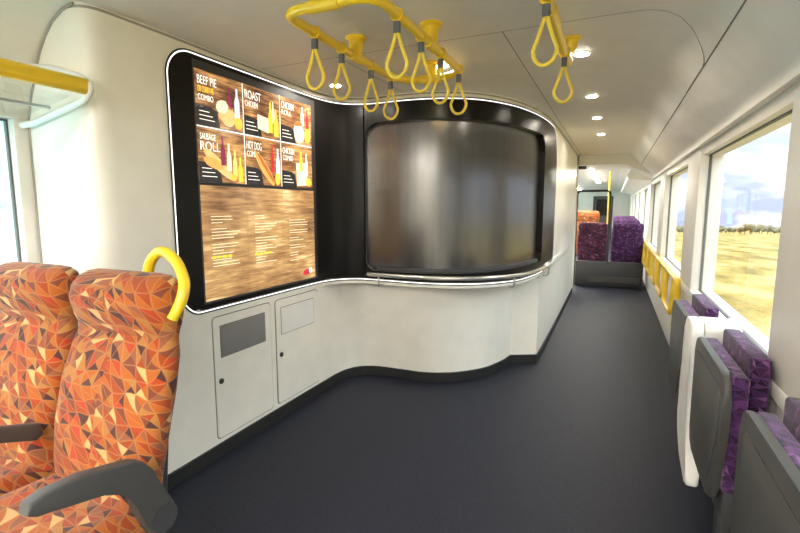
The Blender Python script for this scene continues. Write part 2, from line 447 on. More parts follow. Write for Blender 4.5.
# ---------------------------------------------------------------- menu display
mb = thing('menu_display', 'tall backlit menu display with six food posters above wood grain price lists', 'sign', (X0, 2.64, .92))
XM = X0+.006
to(link('light_box', B(X0+.0035, XM, 2.045, 3.245, .915, 2.335, bev=.001), M['dgrey']), mb)
ys = (2.056, 2.437, 2.440, 2.806, 2.809, 3.190)
def flat(poly, x, mat, name, parent, t=.0012):
    o = link(name, prism(bmesh.new(), poly, 'x', x, x+t), mat); o.parent = parent
    o.matrix_parent_inverse = (parent.matrix_parent_inverse.copy() if parent.parent else Matrix.Translation(parent.location)).inverted() if False else Matrix.Identity(4)
    return o
def text_mesh(name, txt, h, wid, y, z, x, mat, parent):
    cu = bpy.data.curves.new('lettering', 'FONT'); cu.body = txt; cu.size = 1; cu.extrude = .01
    tmp = bpy.data.objects.new('lettering_tmp', cu); C.objects.link(tmp)
    me = bpy.data.meshes.new_from_object(tmp); bpy.data.objects.remove(tmp)
    xs = [v.co.x for v in me.vertices]; yz = [v.co.y for v in me.vertices]
    w = max(xs)-min(xs); hh = max(yz)-min(yz); mx, my = min(xs), min(yz)
    for v in me.vertices:
        a, b, c = v.co; v.co = (x+(c+.01)*.05, y+(a-mx)/w*wid, z+(b-my)/hh*h)
    me.materials.append(mat); o = bpy.data.objects.new(name, me); C.objects.link(o); o.parent = parent
    return o
def bottle(cy, z0, w, h):      # outline of a drinks bottle
    return [(cy-w, z0), (cy+w, z0), (cy+w, z0+h*.55), (cy+w*.4, z0+h*.75), (cy+w*.35, z0+h), (cy-w*.35, z0+h), (cy-w*.4, z0+h*.75), (cy-w, z0+h*.55)]
def glassy(cy, z0, w, h): return [(cy-w*.8, z0), (cy+w*.8, z0), (cy+w, z0+h), (cy-w, z0+h)]
def ell(cy, cz, a, b, rot=0, n=20, wob=.0):
    out = []
    for k in range(n):
        t = 2*PI*k/n; r = 1+wob*random.uniform(-1, 1); u, v = a*math.cos(t)*r, b*math.sin(t)*r
        out.append((cy+u*math.cos(rot)-v*math.sin(rot), cz+u*math.sin(rot)+v*math.cos(rot)))
    return out
TXT = [[('BEEF PIE', .8), ('OR CURRY PIE', .55), ('COMBO', .5)], [('ROAST', .95), ('CHICKEN', .6)], [('CHICKEN', .8), ('ROLL', .5)],
       [('SAUSAGE', .55), ('ROLL', .9)], [('HOT DOG', .85), ('COMBO', .6)], [('CHICKEN', .7), ('COMBO', .55)]]
mbloc = Vector(mb.location)
def child(o, root): to(o, root); return o
for r in range(2):
    for c in range(3):
        y0, y1 = ys[c*2], ys[c*2+1]; z0, z1 = ((1.975, 2.287), (1.648, 1.962))[r]
        W = y1-y0; H = z1-z0; x = XM+.0012
        k = r*3+c
        po = link('poster', prism(bmesh.new(), [(y0, z0), (y1, z0), (y1, z1), (y0, z1)], 'x', XM, x), M['posterbg']); child(po, mb)
        po['label'] = ['beef pie poster, top left', 'roast poster, top middle', 'chicken poster, top right', 'sausage roll poster, lower left', 'hot dog poster, lower middle', 'chicken combo poster, lower right'][k]
        sub = lambda poly, xx, m, nm='picture': flat(poly, xx, M[m], nm, po)
        sub([(y0, z0), (y0+W*.47, z0), (y0+W*.42, z0+H*.30), (y0+W*.3, z0+H*.36), (y0, z0+H*.38)], x, 'printed_black', 'text_panel')
        bm = bmesh.new()
        for j in range(3):
            ww = (.20, .26, .30)[j]*W; zc = z0+H*(.25-.075*j)
            prism(bm, [(y0+W*.06, zc), (y0+W*.06+ww, zc), (y0+W*.06+ww, zc+H*.014), (y0+W*.06, zc+H*.014)], 'x', x+.0012, x+.0018)
        o = link('small_print', bm, M['printed_white']); o.parent = po
        zc = z1-H*.10
        for j, (tx, rel) in enumerate(TXT[k]):
            hh = H*.15*rel+.01; zc -= hh
            mm = M['printed_white'] if j != 1 or k != 0 else M['printed_yellow']
            text_mesh('lettering', tx, hh, W*.43*(rel*.6+.4), y0+W*.05, zc, x+.001, mm, po); zc -= H*.035
        cx = y0+W*.66
        if k == 0:
            sub(ell(cx-.01, z0+H*.28, .075, .062, -.5, wob=.06), x+.001, 'printed_crust'); sub(ell(cx-.05, z0+H*.42, .05, .04, .3, wob=.06), x+.0015, 'printed_cream')
            sub(bottle(y0+W*.70, z0+H*.40, .016, H*.42), x+.001, 'printed_purple', 'bottle'); sub(bottle(y0+W*.86, z0+H*.26, .022, H*.58), x+.002, 'printed_blue', 'bottle')
            sub(ell(y0+W*.88, z0+H*.16, .035, .036, 0, wob=.1), x+.003, 'printed_orange')
        elif k == 1:
            sub([(y0+W*.36, z0+H*.16), (y0+W*.66, z0+H*.10), (y0+W*.66, z0+H*.42), (y0+W*.36, z0+H*.46)], x+.001, 'printed_cream')
            sub(bottle(y0+W*.72, z0+H*.12, .020, H*.66), x+.002, 'printed_yellow', 'bottle'); sub(bottle(y0+W*.88, z0+H*.06, .024, H*.60), x+.002, 'printed_orange', 'bottle')
            sub(bottle(y0+W*.80, z0+H*.35, .014, H*.45), x+.0015, 'printed_cream', 'bottle')
        elif k == 2:
            sub(ell(cx-.03, z0+H*.26, .062, .075, .2, wob=.05), x+.001, 'printed_cream'); sub(ell(cx-.035, z0+H*.47, .055, .016, .15, wob=.1), x+.0018, 'printed_sausage')
            sub(bottle(y0+W*.70, z0+H*.46, .016, H*.44), x+.001, 'printed_white', 'bottle'); sub(bottle(y0+W*.86, z0+H*.36, .018, H*.50), x+.002, 'printed_red', 'bottle')
            sub(ell(y0+W*.85, z0+H*.24, .035, .055, 0, wob=.08), x+.003, 'printed_orange')
        elif k == 3:
            sub(ell(y0+W*.42, z0+H*.34, .15, .035, -.62, wob=.04), x+.001, 'printed_crust'); sub(ell(y0+W*.30, z0+H*.36, .08, .03, -.3, wob=.04), x+.0015, 'printed_bun')
            for j, (m, u) in enumerate((('printed_purple', .50), ('printed_cream', .63), ('printed_green', .76), ('printed_yellow', .88))):
                sub(bottle(y0+W*u, z0+H*(.34-.1*j), .018, H*(.56-.02*j)), x+.002+.0004*j, m, 'bottle')
            sub(ell(y0+W*.72, z0+H*.12, .025, .022, 0, wob=.1), x+.0042, 'printed_orange')
        elif k == 4:
            sub(ell(y0+W*.52, z0+H*.36, .145, .034, -.85, wob=.04), x+.001, 'printed_bun'); sub(ell(y0+W*.55, z0+H*.38, .13, .014, -.85, wob=.04), x+.0018, 'printed_sausage')
            sub(bottle(y0+W*.74, z0+H*.30, .016, H*.62), x+.0013, 'printed_red', 'bottle'); sub(bottle(y0+W*.90, z0+H*.16, .022, H*.68), x+.002, 'printed_blue', 'bottle')
            sub(ell(y0+W*.88, z0+H*.16, .026, .045, 0, wob=.1), x+.003, 'printed_orange')
        else:
            sub([(y0+W*.48, z0+H*.04), (y0+W*.80, z0+H*.06), (y0+W*.84, z0+H*.62), (y0+W*.46, z0+H*.58)], x+.001, 'printed_cream')
            sub(bottle(y0+W*.62, z0+H*.40, .017, H*.46), x+.002, 'printed_yellow', 'bottle'); sub(bottle(y0+W*.80, z0+H*.30, .018, H*.54), x+.002, 'printed_cream', 'bottle')
            sub(ell(y0+W*.86, z0+H*.14, .035, .034, 0, wob=.1), x+.003, 'printed_orange')
# thin light lines between the posters
bm = bmesh.new()
prism(bm, [(2.056, 1.964), (3.190, 1.964), (3.190, 1.971), (2.056, 1.971)], 'x', XM, XM+.004)
for yy in (2.437, 2.806): prism(bm, [(yy, 1.648), (yy+.004, 1.648), (yy+.004, 2.287), (yy, 2.287)], 'x', XM, XM+.004)
to(link('poster_divider', bm, M['printed_white']), mb)
for c in range(3):
    y0, y1 = (2.058, 2.440, 2.812)[c], (2.438, 2.810, 3.205)[c]
    x = XM+.0012
    po = link('price_list', prism(bmesh.new(), [(y0, .93), (y1, .93), (y1, 1.628), (y0, 1.628)], 'x', XM, x), M['menuwood']); to(po, mb)
    po['label'] = ['wood grain price list, left', 'wood grain price list, middle', 'wood grain price list, right'][c]
    bm = bmesh.new(); rnd = random.Random(3+c); zc = 1.44 if c < 2 else 1.40
    while zc > 1.12 - .02*c:
        if rnd.random() > .18:
            ww = rnd.uniform(.08, .24)
            prism(bm, [(y0+.07, zc), (y0+.07+ww, zc), (y0+.07+ww, zc+.0045), (y0+.07, zc+.0045)], 'x', x, x+.0006)
        zc -= .019
    o = link('small_print', bm, M['printed_cream']); o.parent = po
    if c < 2:
        zq = 1.245-.012*c; bm = bmesh.new()
        for j in range(4): prism(bm, [(y0+.06+j*.045, zq-.06), (y0+.095+j*.045, zq-.06), (y0+.095+j*.045, zq-.045), (y0+.06+j*.045, zq-.045)], 'x', x, x+.0008)
        o = link('heading', bm, M['printed_yellow']); o.parent = po
    else:
        o = flat(ell(y0+.28, .985, .055, .024, .1), x, M['printed_red'], 'emblem', po)
        o = flat(ell(y0+.325, .995, .022, .022, 0), x+.001, M['printed_white'], 'emblem', po)
# small_print etc. were parented without offset: posters keep their own mesh in world coordinates
for o in list(mb.children):
    pass

# ---------------------------------------------------------------- floor, ceiling, side walls
YB, YF = -4.0, 24.0
struct(link('floor', B(-2.9, .80, YB, YF, -.15, -.09), M['floor']))
RP = [(.10, 2.42), (.17, 2.412), (.24, 2.385), (.30, 2.335), (.35, 2.27), (.385, 2.225), (.45, 2.165), (.55, 2.065), (.583, 2.048), (.598, 2.030), (.603, 2.008), (.595, 1.986), (.64, 1.992), (.645, 1.926)]
LP = [(-2.86, 1.93), (-2.70, 1.935), (-2.66, 2.04), (-2.62, 2.12), (-2.585, 2.19), (-2.55, 2.25), (-2.50, 2.31), (-2.44, 2.365), (-2.36, 2.405), (-2.28, 2.42)]
prof = LP+RP+[(.80, 1.926), (.80, 2.52), (-2.86, 2.52)]
bm = prism(bmesh.new(), prof, 'y', YB, 9.2)
struct(link('ceiling', bm, M['ceil'], smooth=True))
prof2 = [(-2.86, 1.93), (-2.70, 1.935), (-2.6, 2.08), (-2.4, 2.22), (-2.2, 2.25)]+[(.0, 2.25), (.15, 2.235), (.30, 2.16), (.583, 2.048), (.598, 2.030), (.603, 2.008), (.595, 1.986), (.64, 1.992), (.645, 1.926), (.80, 1.926), (.80, 2.52), (-2.86, 2.52)]
struct(link('ceiling', prism(bmesh.new(), prof2, 'y', 9.2, YF), M['ceil'], smooth=True))
# panel gaps of the ceiling, laid flush in its surface
def cz(x):
    pr = sorted(LP+RP[:11]); 
    for (a, b), (c, d) in zip(pr, pr[1:]):
        if a <= x <= c: return b+(d-b)*(x-a)/max(1e-6, c-a)
    return 2.42
def seam(path, w=.005):
    bm = bmesh.new(); pv = None
    path = [Vector(p) for p in path]; n = len(path)
    for i, p in enumerate(path):
        t = (path[min(i+1, n-1)]-path[max(0, i-1)]).normalized(); nn = Vector((-t.y, t.x))
        cur = [bm.verts.new((p.x+nn.x*w*e, p.y+nn.y*w*e, cz(p.x+nn.x*w*e)-.0015)) for e in (-.5, .5)]
        if pv: bm.faces.new((pv[0], pv[1], cur[1], cur[0]))
        pv = cur
    return bm
def dense(path, n=10):
    out = []
    for a, b in zip(path, path[1:]):
        a, b = Vector(a), Vector(b)
        out += [a.lerp(b, k/n) for k in range(n)]
    return out+[Vector(path[-1])]
S1 = seam(dense([(p.x, p.y) for p in rounded([(-2.2, 2.62, 0), (.385, 2.60, 0), (.385, 3.6, 0)], .40, 10)], 5))
struct(link('trim_1', S1, M['seam']))
struct(link('trim_2', seam([(-.585, 2.61), (-.585, 9.2)]), M['seam']))
struct(link('trim_3', seam([(-1.60, 2.61), (-1.60, 3.66)]), M['seam']))
struct(link('trim_4', seam([(.386, YB), (.386, 9.2)]), M['seam']))

bm = bmesh.new(); strip(bm, [[offs(s, 2.400, .0015), offs(s, 2.413, .0015)] for s in ST if s > .48])
M['joint'] = plain('grey_joint', (.33, .315, .28), .8)
struct(link('trim_5', bm, M['joint'], smooth=True))
bm = tube(bmesh.new(), [(x+.006, 1.446, z-.006) for x, z in [(-2.705, .2), (-2.705, 1.2), (-2.70, 1.93)]+LP[2:]], .006, 6)
struct(link('trim_6', bm, M['joint'], smooth=True))
# side windows on the right: (near edge, far edge)
WINR = [(-3.37, -1.16), (-.48, 1.73)]+[(2.41+2.89*k, 4.62+2.89*k) for k in range(0, 7)]
XW, XG, ZS, ZH = .62, .70, .80, 1.928
bm = bmesh.new()
box(bm, .66, .80, YB, YF, -.09, ZS-.03, bev=.004); box(bm, XW, .80, YB, YF, ZS-.07, ZS, bev=.012)
edges = [YB]+[v for w in WINR for v in w]+[YF]
for i in range(0, len(edges), 2):
    if edges[i+1]-edges[i] > .02: box(bm, XW+.006, .80, edges[i], edges[i+1], ZS-.01, ZH+.035, bev=.010)
struct(link('wall_right', bm, M['panel'], smooth=True))
def window(idx, x, y0, y1, z0, z1, sgn):
    w = struct(link('window_%d' % idx, B(x-.003, x+.003, y0, y1, z0, z1), M['glass']))
    bm = bmesh.new(); g = .009
    for a in ((y0, y1, z0, z0+g), (y0, y1, z1-g, z1), (y0, y0+g, z0, z1), (y1-g, y1, z0, z1)): box(bm, x-.010, x+.010, *a)
    link('window_gasket', bm, M['rubber'], w)
for i, (a, b) in enumerate(WINR): window(i+1, XG, a, b, ZS, ZH, 1)
# left side
WINL = [(-3.4, -1.6), (-.85, 1.385)]
WINL2 = [(9.6+2.89*k, 11.8+2.89*k) for k in range(5)]
bm = bmesh.new()
box(bm, -2.86, -2.70, YB, YF, -.09, .86, bev=.012)
ed = [YB]+[v for w in WINL for v in w]+[WINL2[0][0]]+[v for w in WINL2 for v in w][1:]+[YF]
for i in range(0, len(ed), 2):
    if ed[i+1]-ed[i] > .02: box(bm, -2.86, -2.71, ed[i], ed[i+1], .85, 1.95, bev=.02)
struct(link('wall_left', bm, M['panel'], smooth=True))
n0 = len(WINR)
for i, (a, b) in enumerate(WINL+WINL2): window(n0+i+1, -2.765, a, b, .86, 1.93, -1)
struct(link('wall_back', B(-2.86, .80, YB-.08, YB, -.09, 2.5), M['wall']))
# far end wall with a doorway leaf
bm = bmesh.new(); box(bm, -2.86, .80, YF, YF+.08, -.09, 2.5); struct(link('wall_front', bm, M['wall']))
dr = struct(link('door_1', B(-.9, -.05, YF-.05, YF-.005, -.09, 2.0, bev=.01), M['grey']))
link('door_glass', prism(bmesh.new(), [(-.75, 1.1), (-.2, 1.1), (-.2, 1.85), (-.75, 1.85)], 'y', YF-.06, YF-.045), M['black'], dr)

# ---------------------------------------------------------------- lamps
def downlight(x, y, z, lab, grp='round downlights in the ceiling'):
    t = thing('downlight', lab, 'ceiling light', (x, y, z), group=grp)
    bm = bmesh.new(); tube(bm, [(.045*math.cos(2*PI*k/24), .045*math.sin(2*PI*k/24), -.003) for k in range(24)], .006, 6, closed=True)
    link('bezel', bm, M['white'], t, smooth=True)
    link('lens', disc(bmesh.new(), (0, 0), .036, (-.004, -.0005)), M['lamp'], t); return t
for x, y, l in ((-.224, 3.16, 'round downlight above corridor mouth beside end of short yellow rail'), (-.215, 4.37, 'second nearest round downlight along the corridor ceiling'),
                (-.208, 5.42, 'third nearest round downlight along the corridor ceiling'), (-.195, 6.65, 'farthest round downlight along the corridor ceiling'),
                (-1.98, 3.19, 'round downlight above the menu end of the counter, behind strap loop'), (-1.07, 3.04, 'round downlight above middle of counter behind far end of rail loop')):
    downlight(x, y, 2.42, l)
def striplight(x, y0, y1, z, lab, w=.10):
    t = thing('strip_light', lab, 'ceiling light', (x, (y0+y1)/2, z), group='long strip lights on the saloon ceiling'); L = (y1-y0)/2
    link('housing', B(-w, w, -L, L, -.02, 0, bev=.004), M['white'], t)
    link('diffuser', B(-w*.8, w*.8, -L+.03, L-.03, -.032, -.018, bev=.005), M['strip'], t); return t
striplight(-.45, 10.3, 15.5, 2.25, 'bright strip light over far purple seats beyond the corridor', .06)
striplight(-1.35, 16.0, 21.5, 2.25, 'strip light seen through dark screen frame at far end', .06)
striplight(-1.9, 10.3, 15.0, 2.25, 'strip light mostly hidden behind the end of white galley wall')
striplight(-1.75, -3.8, -.5, 2.42, 'added left fill strip light, unseen behind the viewpoint')  # added out of view to brighten the interior
striplight(-.45, -3.8, -.5, 2.42, 'added right fill strip light, unseen behind the viewpoint')  # second unseen fill strip, added for the same brightening

# ---------------------------------------------------------------- yellow overhead rails
ZR = 2.32
og = thing('overhead_grab_rail', 'yellow looped grab rail under the ceiling in front of the serving counter', 'grab rail', (-1.12, 2.3, 2.42))
RX0, RX1, RY0, RY1 = -1.335, -.892, 1.73, 2.965
loop = rounded([(-1.12, RY0, ZR), (RX0, RY0, ZR), (RX0, RY1, ZR), (RX1, RY1, ZR), (RX1, RY0, ZR), (-1.12, RY0, ZR)], .24, 10)
bm = tube(bmesh.new(), loop[:-1], .0215, 16, closed=True); to(link('rail_tube', bm, M['yellow'], smooth=True), og)
for x, y in ((RX0, 2.37), (RX1, 2.36), (-1.12, RY1)):
    bm = bmesh.new()
    tube(bm, [(x, y, 2.42), (x, y, 2.410), (x, y, 2.406), (x, y, 2.400), (x, y, 2.36), (x, y, ZR)], [.058, .058, .050, .040, .036, .034], 24)
    e = (.06, 0) if x == -1.12 else (0, .06)
    tube(bm, [(x-e[0], y-e[1], ZR), (x-e[0]*.97, y-e[1]*.97, ZR), (x+e[0]*.97, y+e[1]*.97, ZR), (x+e[0], y+e[1], ZR)], [.021, .029, .029, .021], 16)
    to(link('ceiling_bracket', bm, M['yellow'], smooth=True), og)
bm = tube(bmesh.new(), [(-1.19, RY0, ZR), (-1.188, RY0, ZR), (-1.05, RY0, ZR), (-1.048, RY0, ZR)], [.0215, .027, .027, .0215], 16)
to(link('sleeve', bm, M['yellow'], smooth=True), og)
og2 = thing('overhead_grab_rail', 'short straight yellow grab rail beside the corridor mouth', 'grab rail', (-.283, 2.3, 2.42))
bm = tube(bmesh.new(), [(-.283, 1.0, ZR), (-.283, 2.93, ZR)], .0215, 16); to(link('rail_tube', bm, M['yellow'], smooth=True), og2)
for yy in (2.88, 1.2):
    bm = bmesh.new(); tube(bm, [(-.283, yy, ZR-.004), (-.282, yy-.01, ZR+.025), (-.262, yy-.02, 2.37), (-.258, yy-.02, 2.405), (-.258, yy-.02, 2.41), (-.258, yy-.02, 2.42)], [.031, .034, .033, .034, .050, .052], 18)
    tube(bm, [(-.283, yy-.10, ZR), (-.283, yy-.098, ZR), (-.283, yy+.06, ZR), (-.283, yy+.062, ZR)], [.021, .029, .029, .021], 16)
    to(link('ceiling_bracket', bm, M['yellow'], smooth=True), og2)
bm = tube(bmesh.new(), [(-.283, 2.16, ZR), (-.283, 2.163, ZR), (-.283, 2.33, ZR), (-.283, 2.333, ZR)], [.0215, .027, .027, .0215], 16)
to(link('sleeve', bm, M['yellow'], smooth=True), og2)

def strap(x, y, rz, lab):
    t = thing('hanging_strap', lab, 'hand strap', (x, y, ZR), rz, group='yellow strap loops on the ceiling rails')
    bm = bmesh.new()   # collar round the rail plus webbing down to the clip
    tube(bm, [(.026*math.cos(a), 0, .026*math.sin(a)) for a in [2*PI*k/20 for k in range(20)]], .0055, 6, closed=True)
    ch = link('collar', bm, M['yellow'], t, smooth=True); ch.rotation_euler = (0, 0, -rz)
    link('clip', B(-.015, .015, -.011, .011, -.078, -.028, bev=.004), M['clip'], t)
    pts = []
    n = 36
    for k in range(n+1):
        a = k/n
        if a < .3: u = a/.3; pts.append((-.005-(.042)*u**1.25, 0, -.072-.125*u))
        elif a <= .7: an = PI*(a-.3)/.4; pts.append((-.047*math.cos(an), 0, -.197-.062*math.sin(an)))
        else: u = (1-a)/.3; pts.append((.005+.042*u**1.25, 0, -.072-.125*u))
    link('strap_loop', tube(bmesh.new(), pts, .008, 8, flat=1.2), M['strapyel'], t, smooth=True)
    return t
base = None
for x, y, rz, lab in ((-1.335, 1.972, .25, 'yellow strap loop on left rail run, nearest the menu corner'), (-1.335, 2.214, .1, 'second yellow strap from the left on the rail loop'),
                      (-1.335, 2.542, -.1, 'third yellow strap on left rail run, beyond ceiling bracket'), (-1.335, 2.812, .1, 'farthest yellow strap on the left rail run'),
                      (-.892, 1.942, .1, 'nearest large yellow strap hanging on the right rail run'), (-.892, 2.224, 0, 'second yellow strap on right rail run under bracket'),
                      (-.892, 2.507, -.1, 'third yellow strap on right rail run'), (-.892, 2.834, .1, 'farthest yellow strap at rail loop corner, right run'),
                      (-0.283, 2.025, -.1, 'near large yellow strap on the short corridor rail'), (-0.283, 2.758, .1, 'far small yellow strap on the short corridor rail')):
    if base is None: base = strap(x, y, 0, lab); t = base; t.rotation_euler = (0, 0, 0)
    else: t = dup(base, lab, (x, y, ZR), rz)

# ---------------------------------------------------------------- luggage rack on the left
lr = thing('luggage_rack', 'white overhead luggage rack with yellow hand edge above left window', 'luggage rack', (-2.6, 1.45, 1.93))
bm = prism(bmesh.new(), [(-2.183+.036*math.cos(a)*.62, 2.035+.036*math.sin(a)) for a in [2*PI*k/16 for k in range(16)]], 'y', YB+.05, 1.425, .006)
to(link('hand_edge', bm, M['yellow'], smooth=True), lr)
def sweep_br(y):
    bm = bmesh.new()
    tube(bm, rounded([(-2.71, y, 1.905), (-2.62, y, 1.905), (-2.20, y, 1.985), (-2.16, y, 2.035), (-2.22, y, 2.08), (-2.42, y, 2.14), (-2.60, y, 2.17)], .05), .017, 10)
    return bm
for y in (1.425, .55, -.6, -2.0): to(link('rack_bracket', sweep_br(y), M['white'], smooth=True), lr)
to(link('rack_shelf', prism(bmesh.new(), [(-2.70, 1.935), (-2.30, 2.0), (-2.30, 2.008), (-2.70, 1.945)], 'y', YB+.05, 1.41), M['glass']), lr)
to(link('shelf_edge', tube(bmesh.new(), [(-2.45, YB+.05, 1.965), (-2.45, 1.41, 1.965)], .008, 8), M['silver']), lr)

# ---------------------------------------------------------------- seats
def loft(sections, n=36, pw=3.2, uvs=1.0, name='', mat=None, parent=None):
    """sections: (cx, cy, cz, half width, half depth, tilt about x); rings in a local plane, superellipse"""
    bm = bmesh.new(); uvl = bm.loops.layers.uv.new('UVMap'); rings = []; vv = 0; last = None
    for (cx, cy, cz_, hw, hd, tl) in sections:
        c = Vector((cx, cy, cz_))
        if last is not None: vv += max((c-last).length, .004)
        last = c; ring = []; uu = 0; pp = None
        for k in range(n+1):
            a = 2*PI*k/n - PI/2 + .0001
            ca, sa = math.cos(a), math.sin(a)
            x = hw*math.copysign(abs(ca)**(2/pw), ca); y = hd*math.copysign(abs(sa)**(2/2.4), sa)
            pt = c+Vector((x, y*math.cos(tl), y*math.sin(tl)))
            if pp is not None: uu += (pt-pp).length
            pp = pt; ring.append((pt, uu))
        rings.append((ring, vv))
    V = [[bm.verts.new(r[0][k][0]) for k in range(n)] for r in rings]
    for i in range(len(V)-1):
        for k in range(n):
            k2 = (k+1) % n
            f = bm.faces.new((V[i][k], V[i][k2], V[i+1][k2], V[i+1][k]))
            for lp, (ri, kk) in zip(f.loops, ((i, k), (i, k+1), (i+1, k+1), (i+1, k))): lp[uvl].uv = (rings[ri][0][kk][1], rings[ri][1])
    for ring, ri, rev in ((V[0], 0, True), (V[-1], -1, False)):
        f = bm.faces.new(ring[::-1] if rev else ring)
        for lp in f.loops: lp[uvl].uv = (lp.vert.co.x, lp.vert.co.z+lp.vert.co.y)
    return link(name, bm, mat, parent, smooth=True)
def interp_sections(keys, m=6):
    out = []
    for a, b in zip(keys, keys[1:]):
        for k in range(m):
            t = k/m; t2 = t*t*(3-2*t)*.5+t*.5; out.append(tuple(a[i]+(b[i]-a[i])*(t2 if i > 2 else t) for i in range(6)))
    out.append(keys[-1]); return out
def make_seat(name, lab, mat, loc, rz=0, arm_r=True, arm_l=True, handle=True, group=None):
    t = thing(name, lab, 'seat', loc, rz, group)
    W = .292
    bk = [(0, -.03, .40, W-.04, .04, 0), (0, -.03, .415, W-.01, .055, 0), (0, -.02, .52, W-.012, .07, 0), (0, .005, .66, W-.002, .075, 0), (0, .045, .82, W+.004, .072, 0), (0, .085, .95, W-.006, .062, 0),
          (0, .105, 1.02, W-.026, .054, 0), (0, .107, 1.08, W-.018, .080, 0), (0, .106, 1.14, W-.010, .092, 0), (0, .110, 1.19, W-.016, .086, 0), (0, .118, 1.222, W-.03, .066, 0), (0, .126, 1.243, W-.06, .040, 0), (0, .130, 1.25, W-.10, .015, 0)]
    loft(interp_sections(bk, 4), 48, 4.2, name='backrest', mat=mat, parent=t)
    sh_ = [(0, .055, .36, W-.09, .028, 0), (0, .05, .38, W-.07, .034, 0), (0, .07, .66, W-.06, .034, 0), (0, .115, .90, W-.07, .034, 0), (0, .155, 1.08, W-.08, .032, 0), (0, .165, 1.15, W-.10, .028, 0), (0, .168, 1.18, W-.13, .012, 0)]
    loft(interp_sections(sh_, 3), 36, 4.2, name='back_shell', mat=M['dgrey'], parent=t)
    # cushion: lofted front to back (sections stacked along -y)
    bm = bmesh.new(); uvl = bm.loops.layers.uv.new('UVMap'); nx, ny = 22, 22; grid = {}
    def cp(u, v, top):
        x = (u-.5)*2; yl = v
        w = (W-.004)*math.copysign(1-(1-abs(x))**1.0, x) if x else 0
        ex = max(0, abs(x)-.80)/.20; ey = max(0, v-.84)/.16
        drop = .055*(ex**2.2)+.075*(ey**2.2)
        sag = -.012*math.cos(x*PI/2)*math.sin(min(1, v*1.1)*PI)
        zt = .455+.030*v-drop+sag
        return Vector((w*(1-.0*v), -.02-.47*v, zt if top else .345+.02*v))
    for top in (True, False):
        for i in range(nx+1):
            for j in range(ny+1): grid[(i, j, top)] = bm.verts.new(cp(i/nx, j/ny, top))
    def face(a, b, c, d, side=0):
        f = bm.faces.new([grid[q_] for q_ in (a, b, c, d)])
        for lp in f.loops:
            co = lp.vert.co; lp[uvl].uv = (co.x+ (co.z if side == 1 else 0), co.y+(co.z if side != 1 else 0))
    for i in range(nx):
        for j in range(ny):
            face((i, j, True), (i+1, j, True), (i+1, j+1, True), (i, j+1, True)); face((i, j, False), (i, j+1, False), (i+1, j+1, False), (i+1, j, False))
    for i in range(nx):
        face((i, 0, True), (i, 0, False), (i+1, 0, False), (i+1, 0, True)); face((i, ny, True), (i+1, ny, True), (i+1, ny, False), (i, ny, False))
    for j in range(ny):
        face((0, j, True), (0, j+1, True), (0, j+1, False), (0, j, False), 1); face((nx, j, True), (nx, j, False), (nx, j+1, False), (nx, j+1, True), 1)
    link('cushion', bm, mat, t, smooth=True)
    bm = bmesh.new(); box(bm, -.25, .25, -.44, .0, .29, .35, bev=.015); box(bm, -.07, .07, -.30, -.10, -.06, .30, bev=.02); box(bm, -.20, .20, -.34, -.04, -.09, -.06, bev=.008)
    link('pedestal', bm, M['dgrey'], t, smooth=True)
    # armrests (profile in y,z)
    arm = [(a_, b_-.018) for a_, b_ in [(-.455, .700), (-.445, .728), (-.40, .738), (-.30, .734), (-.14, .695), (-.11, .676), (-.085, .64), (-.005, .47), (.00, .42), (-.02, .385), (-.06, .375), (-.095, .40), (-.12, .46), (-.145, .53), (-.165, .585), (-.20, .622), (-.25, .640), (-.36, .668), (-.43, .682)]]
    def armat(x, nm='armrest'):
        bm = prism(bmesh.new(), arm, 'x', x-.024, x+.024, .008, 3)
        a = link(nm, bm, M['grey'], t, smooth=True)
        bm = disc(bmesh.new(), (-.05, .42), .050, (x-.029, x+.029), 'x', 28)
        link('pivot_cap', bm, M['dgrey'], a, smooth=False); return a
    if arm_r: armat(W+.030)
    if arm_l:
        bm = prism(bmesh.new(), [(-.45, .705), (-.43, .735), (-.30, .722), (-.07, .645), (-.065, .60), (-.09, .583), (-.25, .645), (-.43, .685)], 'x', -W-.052, -W-.012, .008, 3)
        link('armrest', bm, M['grey'], t, smooth=True)
    if handle:
        pts = rounded([(.03, .19, 1.17), (.03, .19, 1.27), (.115, .185, 1.34), (.22, .17, 1.30), (.293, .14, 1.22), (.298, .11, 1.15), (.272, .09, 1.095)], .07, 6)
        link('grab_handle', tube(bmesh.new(), pts, .021, 14), M['yellow'], t, smooth=True)
    return t
sR = make_seat('train_seat', 'orange mosaic fabric seat by the aisle with yellow corner handle', M['orange'], (-1.725, 1.10, 0), 0, group='orange seats in front of the galley wall')
sL = make_seat('train_seat', 'orange mosaic fabric seat beside left window, partly behind aisle seat', M['orange'], (-2.33, 1.10, 0), 0, arm_r=False, arm_l=False, handle=False, group='orange seats in front of the galley wall')

# far saloon: seats seen from behind
fs = make_seat('train_seat', 'plum fabric seat back at left of far pair beyond corridor', M['plum'], (-.365, 10.45, -.06), PI, arm_r=False, arm_l=False, handle=False, group='seats beyond the corridor')
for ch in list(fs.children):
    if ch.name.startswith('back_shell'): bpy.data.objects.remove(ch)
ff = make_seat('train_seat', 'dark purple fabric seat back at far end beside right windows', M['purple'], (.28, 10.45, -.06), PI, arm_r=False, arm_l=False, handle=False, group='seats beyond the corridor')
for ch in list(ff.children):
    if ch.name.startswith('back_shell'): bpy.data.objects.remove(ch)
for j, (y) in enumerate((11.7, 13.0, 14.3)):
    if j < 0: dup(fs, 'plum seat %s beyond the far pair, left of the windows' % ('one row', 'two rows', 'three rows', 'four rows')[j], (-.355, y, -.03+.02*j))
    dup(ff, 'purple seat %s beyond the far pair, by the windows' % ('one row', 'two rows', 'three rows', 'four rows')[j], (.27, y, -.03+.02*j))
